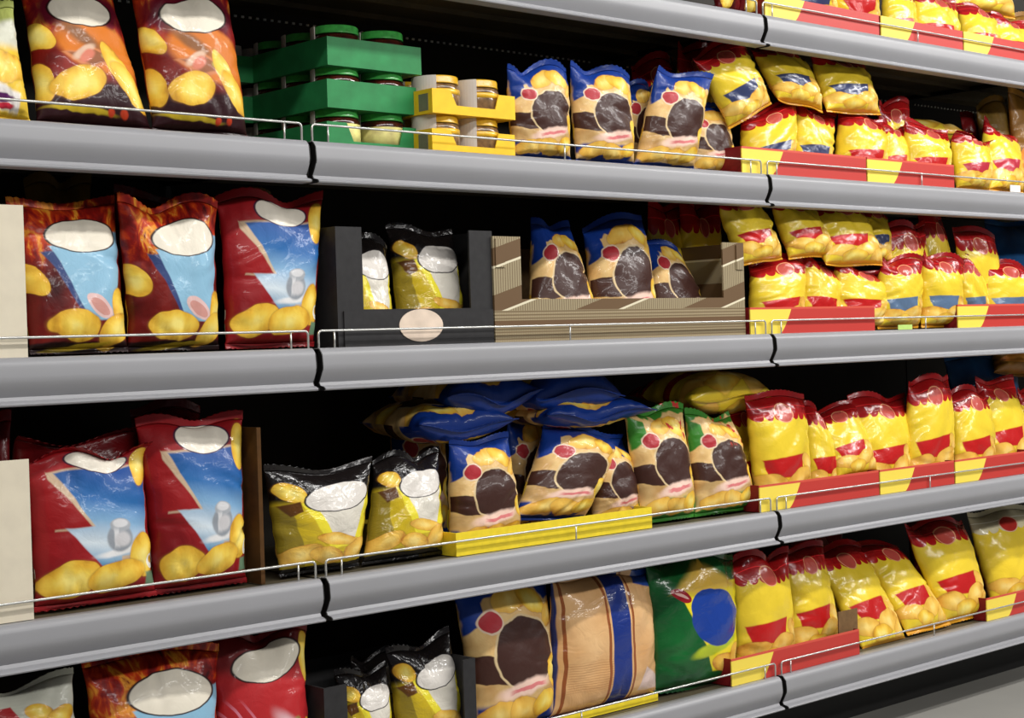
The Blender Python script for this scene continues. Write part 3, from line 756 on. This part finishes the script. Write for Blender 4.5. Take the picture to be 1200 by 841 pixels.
bag('gold', [(1178,18),(1215,12),(1225,),(1190,)], 'A', .40, 'orange brown bag behind the yellow ones at the upper right corner', thick=.05, yt=.42)
# --- row B left
bag('white', [(-52,10),(12,8),(36,),(-34,)], 'B', .05, 'white and yellow bag cut by the left edge on the second highest shelf', thick=.06, yt=.09)
bag('grill', [(22,-26),(124,-26),(178,),(42,)], 'B', .075, 'orange flame bag with cream oval, left of the two at upper left', thick=.085, group='orange flame bags')
bag('grill', [(148,-26),(264,-24),(292,),(178,)], 'B', .065, 'orange flame bag with cream oval, right of the two, beside the green crates', thick=.085, group='orange flame bags')
GR = 'tan and blue bags with brown discs'
bag('ranch', [(590,80),(664,73),(668,),(600,)], 'B', .06, 'tan bag with brown disc right beside the yellow jar crates', thick=.07, group=GR, wave=.014)
bag('ranch', [(664,74),(736,84),(744,),(674,)], 'B', .06, 'tan bag with brown disc, second from the yellow jar crates', thick=.07, group=GR, wave=.012)
bag('ranch', [(728,94),(768,98),(770,),(730,)], 'B', .13, 'narrow visible tan bag half hidden behind two brown disc bags, second highest shelf', thick=.05, group=GR)
bag('ranch', [(768,76),(832,90),(812,),(742,)], 'B', .06, 'tan bag with blue pointed top leaning left of the red tray', thick=.07, yt=.06, group=GR)
bag('ranch', [(800,118),(852,132),(862,),(810,)], 'B', .09, 'short tan bag touching the left side of the red tray, second highest shelf', thick=.06, group=GR)
GB = 'yellow bags on the second highest shelf'
bag('ynavy', [(808,62),(866,46),(905,122),(856,152)], 'B', .06, 'yellow navy label bag tilted over the brown disc bags, red top left', thick=.07, base=.09, yt=.09, group=GB)
bag('ynavy', [(876,40),(938,48),(966,132),(912,118)], 'B', .06, 'yellow navy label bag directly under the joint of the highest shelf', thick=.07, yt=.11, group=GB)
bag('ynavy', [(946,54),(1010,60),(1032,136),(968,132)], 'B', .06, 'yellow navy label bag standing alone at right of the upper three', thick=.07, yt=.10, group=GB)
bag('ynavy', [(866,140),(932,112),(928,),(872,)], 'B', .07, 'slumped yellow bag with red scalloped top in left end of the joint tray', thick=.09, yt=.10, group=GB, wave=.006)
bag('ynavy', [(932,112),(976,138),(968,),(922,)], 'B', .085, 'yellow bag with left tilted red top and navy base in the joint tray', thick=.08, yt=.11, group=GB)
bag('yred', [(984,127),(1036,140),(1036,),(978,)], 'B', .065, 'wide yellow bag with red peaked top at right end of the joint tray', thick=.09, yt=.09, group=GB)
bag('yred', [(1028,140),(1061,146),(1060,),(1026,)], 'B', .085, 'narrow yellow bag squeezed over the gap between the two trays', thick=.07, yt=.12, group=GB)
bag('yred', [(1058,138),(1112,153),(1110,),(1062,)], 'B', .065, 'yellow bag with drooping red top in the short tray of second highest shelf', thick=.08, yt=.09, group=GB)
bag('ypink', [(1112,152),(1160,160),(1158,),(1122,)], 'B', .05, 'upright yellow bag just right of the short tray', thick=.075, yt=.08, group=GB, droop=.02)
bag('ypink', [(1148,138),(1190,158),(1198,),(1158,)], 'B', .06, 'upright yellow bag with rose label at the right edge, second highest shelf', thick=.075, yt=.13, group=GB)
bag('yred', [(1026,118),(1064,116),(1062,),(1030,)], 'B', .12, 'small yellow bag peeking over the short tray in the dark', thick=.06, yt=.14, group=GB)
def lying(kind, xl, yl, xr, yr, Yf, Yb, lift, label, thick=.07, flip=False, **kw):
    "a bag on its back: bottom end towards the aisle from (xl, yl) to (xr, yr); the far end is `lift` higher"
    a, b = at(xl, yl, Yf), at(xr, yr, Yf)
    up = np.array([0, Yb-Yf, lift])
    if flip: return bag3(kind, [a+up, b+up, b, a], thick, label, **kw)
    return bag3(kind, [b, a, a+up, b+up], thick, label, **kw)
lying('yplain', 1054, 152, 1140, 158, .13, .33, .02, 'yellow bag lying flat with red band behind the slumped bags', group=GB, flip=True)
bag('maroon', [(1126,134),(1158,140),(1170,),(1135,)], 'B', .15, 'crumpled red bag top sticking up behind the rose label bags', thick=.04, yt=.19)
bag('olive', [(1140,120),(1184,112),(1196,),(1160,)], 'B', .14, 'olive brown bag in shade, left of the brown pair at right edge', thick=.06, yt=.16, group='brown bags at the right')
bag('gold', [(1178,104),(1232,112),(1236,),(1192,)], 'B', .10, 'brown bag cut by the right edge on second highest shelf', thick=.06, yt=.13, group='brown bags at the right')
bag('yred', [(738,72),(792,60),(800,),(744,)], 'B', .20, 'shaded yellow bag deep behind the tan bags, left', thick=.06, yt=.22, group=GB)
bag('yred', [(790,42),(830,36),(838,),(800,)], 'B', .16, 'shaded yellow bag with red top behind the tilted navy label bag', thick=.06, yt=.18, group=GB)
# --- row C left
GF = 'red flame bags with pale blue shield'
bag('ribbed', [(4,234),(134,232),(150,),(34,)], 'C', .06, 'flame bag with pale blue shield beside the cream carton', thick=.085, group=GF)
bag('ribbed', [(134,234),(250,234),(258,),(150,)], 'C', .06, 'flame bag with pale blue shield standing next to the salt shaker bag', thick=.085, group=GF)
bag('salt', [(256,226),(378,230),(368,),(262,)], 'C', .06, 'red bag with salt shaker, right of the flame bags on the middle shelf', thick=.08, yt=.08, wave=.015)
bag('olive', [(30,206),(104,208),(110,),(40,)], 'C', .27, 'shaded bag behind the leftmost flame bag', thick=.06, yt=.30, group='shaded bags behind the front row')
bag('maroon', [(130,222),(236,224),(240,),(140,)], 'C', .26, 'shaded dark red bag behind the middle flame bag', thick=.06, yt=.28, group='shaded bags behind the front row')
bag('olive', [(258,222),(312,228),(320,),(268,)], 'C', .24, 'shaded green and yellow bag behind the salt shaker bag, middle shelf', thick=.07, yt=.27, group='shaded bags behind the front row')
bag('maroon', [(-44,254),(14,262),(12,),(-46,)], 'C', .09, 'dark purple red bag rising behind the cream carton on middle shelf', thick=.06, yt=.12)
# in black box
bag('black', [(388,268),(450,284),(462,),(396,)], 'C', .09, 'yellow bag with white oval half hidden by left post of the black box', thick=.07, yt=.13, group='bags in the black box')
bag('black', [(452,262),(530,270),(546,),(468,)], 'C', .10, 'bag with white oval in the window of the black box', thick=.08, yt=.14, group='bags in the black box')
# in plaid box
GP = 'brown disc bags in the plaid box'
bag('ranch', [(622,258),(664,262),(706,),(620,)], 'C', .085, 'tan bag with blue top in the left of the plaid box', thick=.08, yt=.15, group=GP)
bag('ranch', [(684,262),(752,246),(772,),(694,)], 'C', .09, 'tan bag with brown blob and pointed corner, centre of the plaid box', thick=.085, yt=.14, group=GP)
bag('ranch', [(752,276),(790,290),(836,),(768,)], 'C', .09, 'tan bag slumped to the right in the plaid box', thick=.08, yt=.17, group=GP)
# --- row C right
GC = 'yellow bags on the middle shelf'
for kd, c, yb, yt, th, lb in (
    ('yred', [(756,236),(800,236),(806,),(762,)], .22, .24, .06, 'shaded yellow bag behind the plaid box'),
    ('yred', [(796,234),(842,236),(848,),(800,)], .20, .22, .06, 'shaded yellow bag above right post of the plaid box'),
    ('yred', [(834,228),(888,232),(918,304),(868,312)], .055, .10, .07, 'yellow red label bag in upper layer next to the plaid box'),
    ('yred', [(898,230),(946,232),(980,300),(926,304)], .055, .10, .07, 'yellow red label bag right of the joint, upper layer, middle shelf'),
    ('yred', [(944,236),(1008,240),(1036,312),(966,312)], .05, .10, .08, 'widest yellow red label bag of upper layer, middle shelf'),
    ('ynavy', [(1002,240),(1036,246),(1044,310),(1016,306)], .08, .13, .06, 'navy label bag behind the widest bag of the upper layer, middle shelf'),
    ('yred', [(1036,262),(1086,258),(1086,),(1042,)], .09, .09, .06, 'yellow bag with red top right of the navy label bag, middle shelf'),
    ('yred', [(1076,244),(1106,248),(1122,),(1088,)], .10, .12, .06, 'yellow bag with dark red top behind the grey label bags'),
    ('yred', [(1116,262),(1164,272),(1180,),(1134,)], .095, .10, .06, 'rounded yellow bag with red top beside the deep blue bag'),
    ):
    bag(kd, c, 'C', yb, lb, thick=th, yt=yt, group=GC)
for kd, c, yb, yt, th, lb in (
    ('yred', [(880,304),(944,300),(936,),(878,)], .07, .09, .09, 'slumped yellow bag above the yellow corner of joint tray, middle shelf'),
    ('yred', [(938,286),(982,320),(976,),(932,)], .08, .10, .085, 'yellow bag with large slanted red top in the joint tray, middle shelf'),
    ('yred', [(976,298),(1040,322),(1032,),(974,)], .065, .085, .09, 'yellow bag at right end of the joint tray, middle shelf'),
    ('ysteel', [(1030,300),(1078,302),(1076,),(1026,)], .055, .06, .075, 'upright yellow bag with grey blue label above the green ticket'),
    ('ysteel', [(1078,290),(1126,306),(1124,),(1078,)], .055, .06, .075, 'upright yellow bag with grey blue label, right of the green ticket'),
    ('ysteel', [(1124,298),(1150,306),(1156,),(1124,)], .085, .09, .06, 'narrow grey label bag half hidden at start of right tray, middle shelf'),
    ('ysteel', [(1148,302),(1204,312),(1204,),(1150,)], .075, .085, .085, 'wide grey label bag in the right tray, middle shelf'),
    ):
    bag(kd, c, 'C', yb, lb, thick=th, yt=yt, group=GC)
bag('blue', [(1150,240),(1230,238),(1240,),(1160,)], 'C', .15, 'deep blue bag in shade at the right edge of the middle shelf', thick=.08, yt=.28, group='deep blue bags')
# --- row D left
GS = 'big red salt shaker bags'
bag('salt', [(24,516),(166,508),(182,),(40,)], 'D', .06, 'big salt shaker bag with folded maroon top next to cream carton', thick=.09, group=GS, droop=.03)
bag('salt', [(160,490),(282,484),(288,),(178,)], 'D', .06, 'big salt shaker bag with smooth oval against the brown carton side', thick=.09, group=GS)
bag('maroon', [(6,496),(166,488),(170,),(24,)], 'D', .13, 'maroon bag behind the folded salt shaker bag', thick=.06, yt=.13, group='maroon bags behind', droop=.03)
bag('maroon', [(152,472),(232,470),(244,),(165,)], 'D', .20, 'maroon bag behind the right salt shaker bag', thick=.07, yt=.22, group='maroon bags behind')
bag('maroon', [(-52,492),(10,486),(14,),(-50,)], 'D', .09, 'dark red bag rising behind the cream carton on second lowest shelf', thick=.06, yt=.12)
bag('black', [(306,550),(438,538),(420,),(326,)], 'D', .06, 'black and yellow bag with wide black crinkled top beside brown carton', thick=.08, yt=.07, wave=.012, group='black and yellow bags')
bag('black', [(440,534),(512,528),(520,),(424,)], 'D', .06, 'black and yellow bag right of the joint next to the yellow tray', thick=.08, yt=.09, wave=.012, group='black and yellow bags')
GD = 'brown disc bags on the second lowest shelf'
bag('ranch', [(524,516),(594,508),(612,),(526,)], 'D', .075, 'brown disc bag at left end of the yellow tray', thick=.08, group=GD)
bag('ranch', [(640,494),(733,508),(684,610),(600,610)], 'D', .085, 'brown disc bag tilted right in the middle of the yellow tray', thick=.085, yt=.12, group=GD)
bag('ranch', [(690,512),(732,512),(752,),(694,)], 'D', .10, 'brown disc bag at right end of the yellow tray behind the tilted one', thick=.08, group=GD)
lying('lay', 530, 470, 638, 464, .07, .27, .012, 'tan and blue bag lying on top of the left pile under the shelf', thick=.115, blunt=.36, group='bags lying flat on the upright ones')
lying('lay', 492, 503, 608, 496, .06, .25, .01, 'tan and blue bag lying lower in the left pile, bottom end forward', thick=.095, blunt=.36, group='bags lying flat on the upright ones')
lying('lay', 630, 464, 734, 458, .07, .27, .012, 'tan and blue bag lying on top of the right pile', thick=.125, blunt=.36, group='bags lying flat on the upright ones')
lying('lay', 645, 492, 768, 482, .06, .24, .01, 'tan and blue bag lying beneath the top right one, pointed corner at right', thick=.07, blunt=.4, group='bags lying flat on the upright ones')
bag('ranch', [(590,486),(642,484),(645,),(594,)], 'D', .19, 'tan bag seen in the gap between the two piles', thick=.07, yt=.21, group=GD)
bag('ranch', [(455,480),(520,478),(524,),(462,)], 'D', .32, 'shaded tan bag deep behind left pile', thick=.07, yt=.35, group=GD)
GH = 'tan bags with green corners'
bag('herb', [(728,478),(796,474),(816,),(752,)], 'D', .065, 'tan bag with green corners beside the yellow tray', thick=.08, group=GH)
bag('herb', [(800,484),(858,482),(886,),(816,)], 'D', .06, 'tan bag with green corners beside the red joint tray', thick=.08, group=GH)
GY = 'yellow bags on the second lowest shelf'
lying('yplain', 812, 470, 912, 462, .10, .30, .018, 'yellow bag lying on top behind the leftmost yellow bags, second lowest shelf', thick=.11, group=GY, flip=True)
bag('yred', [(846,470),(884,472),(890,),(862,)], 'D', .14, 'yellow bag mostly hidden between green corner bag and big yellow bag', thick=.06, yt=.17, group=GY)
for kd, c, yb, yt, th, lb, dr in (
    ('yred', [(872,460),(942,458),(948,),(886,)], .07, .09, .085, 'biggest yellow bag at left end of the joint tray, second lowest shelf', .0),
    ('yred', [(938,468),(962,484),(986,),(946,)], .085, .12, .075, 'yellow bag right behind the biggest one, second lowest shelf', .0),
    ('yred', [(946,482),(1000,470),(1030,554),(984,562)], .05, .13, .06, 'yellow bag leaning right with crumpled front over the joint tray', .0),
    ('yred', [(996,462),(1062,462),(1064,),(1012,)], .075, .12, .08, 'yellow bag with wrinkled red top standing between the crumpled bag and the highest pointed one', .0),
    ('yred', [(1062,444),(1114,436),(1116,),(1062,)], .07, .09, .075, 'yellow bag with highest pointed red top, second lowest shelf', .0),
    ('yred', [(1114,456),(1156,452),(1166,),(1118,)], .07, .10, .075, 'yellow bag with folded red top at the start of the right tray, second lowest shelf', .0),
    ('yred', [(1138,442),(1186,442),(1210,),(1164,)], .09, .15, .07, 'yellow bag with straight red seal near the right edge, second lowest shelf', .0),
    ('yred', [(1188,452),(1230,452),(1250,),(1206,)], .09, .15, .07, 'yellow bag cut by the right edge, second lowest shelf', .0),
    ):
    bag(kd, c, 'D', yb, lb, thick=th, yt=yt, group=GY, droop=dr)
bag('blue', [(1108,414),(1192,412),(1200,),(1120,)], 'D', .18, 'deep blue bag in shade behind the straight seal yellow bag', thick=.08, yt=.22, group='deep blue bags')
bag('gold', [(1160,400),(1240,405),(1236,446),(1165,436)], 'D', .16, 'brown bag lying over the deep blue one at right, second lowest shelf', thick=.08, yt=.22)
# --- row E
bag('pale', [(-60,812),(84,790),(98,900),(-50,915)], 'E', .06, 'white bag with red wedge at the bottom left corner', thick=.05, yt=.08)
bag('ribbed', [(96,765),(252,752),(262,),(112,)], 'E', .055, 'large flame bag with cream oval on the lowest shelf', thick=.09, yt=.09)
bag('redoval', [(240,742),(354,730),(366,),(262,)], 'E', .06, 'red bag with large cream oval on the lowest shelf', thick=.085, yt=.09)
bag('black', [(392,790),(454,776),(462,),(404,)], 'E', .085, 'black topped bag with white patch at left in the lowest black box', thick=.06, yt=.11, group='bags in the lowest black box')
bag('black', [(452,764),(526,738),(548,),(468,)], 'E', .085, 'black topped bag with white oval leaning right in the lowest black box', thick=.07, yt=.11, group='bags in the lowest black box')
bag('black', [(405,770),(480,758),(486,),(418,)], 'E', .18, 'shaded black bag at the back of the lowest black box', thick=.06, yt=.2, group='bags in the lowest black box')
bag('ranch', [(528,672),(640,664),(650,),(556,)], 'E', .08, 'large brown disc bag with chips on the lowest shelf', thick=.09, yt=.12)
bag('back', [(642,672),(762,662),(770,),(640,)], 'E', .08, 'tan bag turned backwards with blue vertical stripe on the lowest shelf', thick=.10, yt=.09)
bag('green', [(700,668),(762,655),(766,),(716,)], 'E', .17, 'dark green bag hidden behind the backwards tan bag', thick=.07, yt=.19, group='green bags')
bag('green', [(752,650),(862,642),(862,802),(764,814)], 'E', .075, 'green bag with blue disc and yellow field on the lowest shelf', thick=.09, yt=.09, group='green bags')
GE = 'yellow bags on the lowest shelf'
for kd, c, yb, yt, th, lb in (
    ('yred', [(856,650),(922,645),(930,),(862,)], .075, .09, .085, 'yellow bag touching the green bag on the lowest shelf'),
    ('yred', [(918,640),(960,635),(986,),(926,)], .09, .13, .075, 'second yellow bag from the green bag, in the tray'),
    ('yred', [(946,640),(1004,634),(1064,752),(1012,766)], .05, .18, .07, 'yellow bag leaning far back just right of the tray end, lowest shelf'),
    ('yred', [(1002,634),(1050,636),(1114,),(1064,)], .05, .18, .07, 'yellow bag leaning back, second from the tray end, lowest shelf'),
    ('yred', [(1054,612),(1130,604),(1158,),(1108,)], .06, .15, .08, 'tall yellow bag with twin red peaks left of the cream topped bag'),
    ('ypale', [(1130,600),(1208,588),(1214,),(1164,)], .10, .17, .09, 'yellow bag with cream scalloped top and red disc at right edge'),
    ('yred', [(925,612),(985,606),(990,),(930,)], .28, .33, .07, 'shaded yellow bag lying behind the lowest yellow row, left'),
    ('maroon', [(1062,600),(1110,596),(1120,),(1072,)], .26, .30, .06, 'shaded dark bag behind the twin peaked yellow bag'),
    ):
    bag(kd, c, 'E', yb, lb, thick=th, yt=yt, group=GE)


# ------------------------------------------------------------------ light
def area(name, loc, sx, sy_, power, rot=(0, 0, 0), col=(1, .97, .92)):
    l = bpy.data.lights.new(name, 'AREA'); l.shape = 'RECTANGLE'; l.size = sx; l.size_y = sy_; l.energy = power; l.color = col
    o = bpy.data.objects.new(name, l); C.objects.link(o); o.location = loc; o.rotation_euler = rot; return o
area('aisle_tubes', (1.4, -1.5, 3.0), 7.0, .14, 112, (math.radians(22), 0, 0), (1, .98, .95))
area('aisle_tubes_right', (4.4, -1.9, 3.0), 4.0, .14, 80, (math.radians(30), 0, 0), (1, .98, .95))
area('next_aisle_tubes', (2.2, -4.4, 3.0), 9.0, .25, 165, (math.radians(62), 0, 0), (1, .98, .95))
w = bpy.data.worlds.new('world'); bpy.context.scene.world = w; w.use_nodes = True
w.node_tree.nodes['Background'].inputs[0].default_value = (.9, .92, 1, 1); w.node_tree.nodes['Background'].inputs[1].default_value = .12
vs = bpy.context.scene.view_settings
vs.view_transform = 'Standard'; vs.look = 'None'; vs.gamma = 1; vs.use_curve_mapping = False; vs.exposure = -0.2
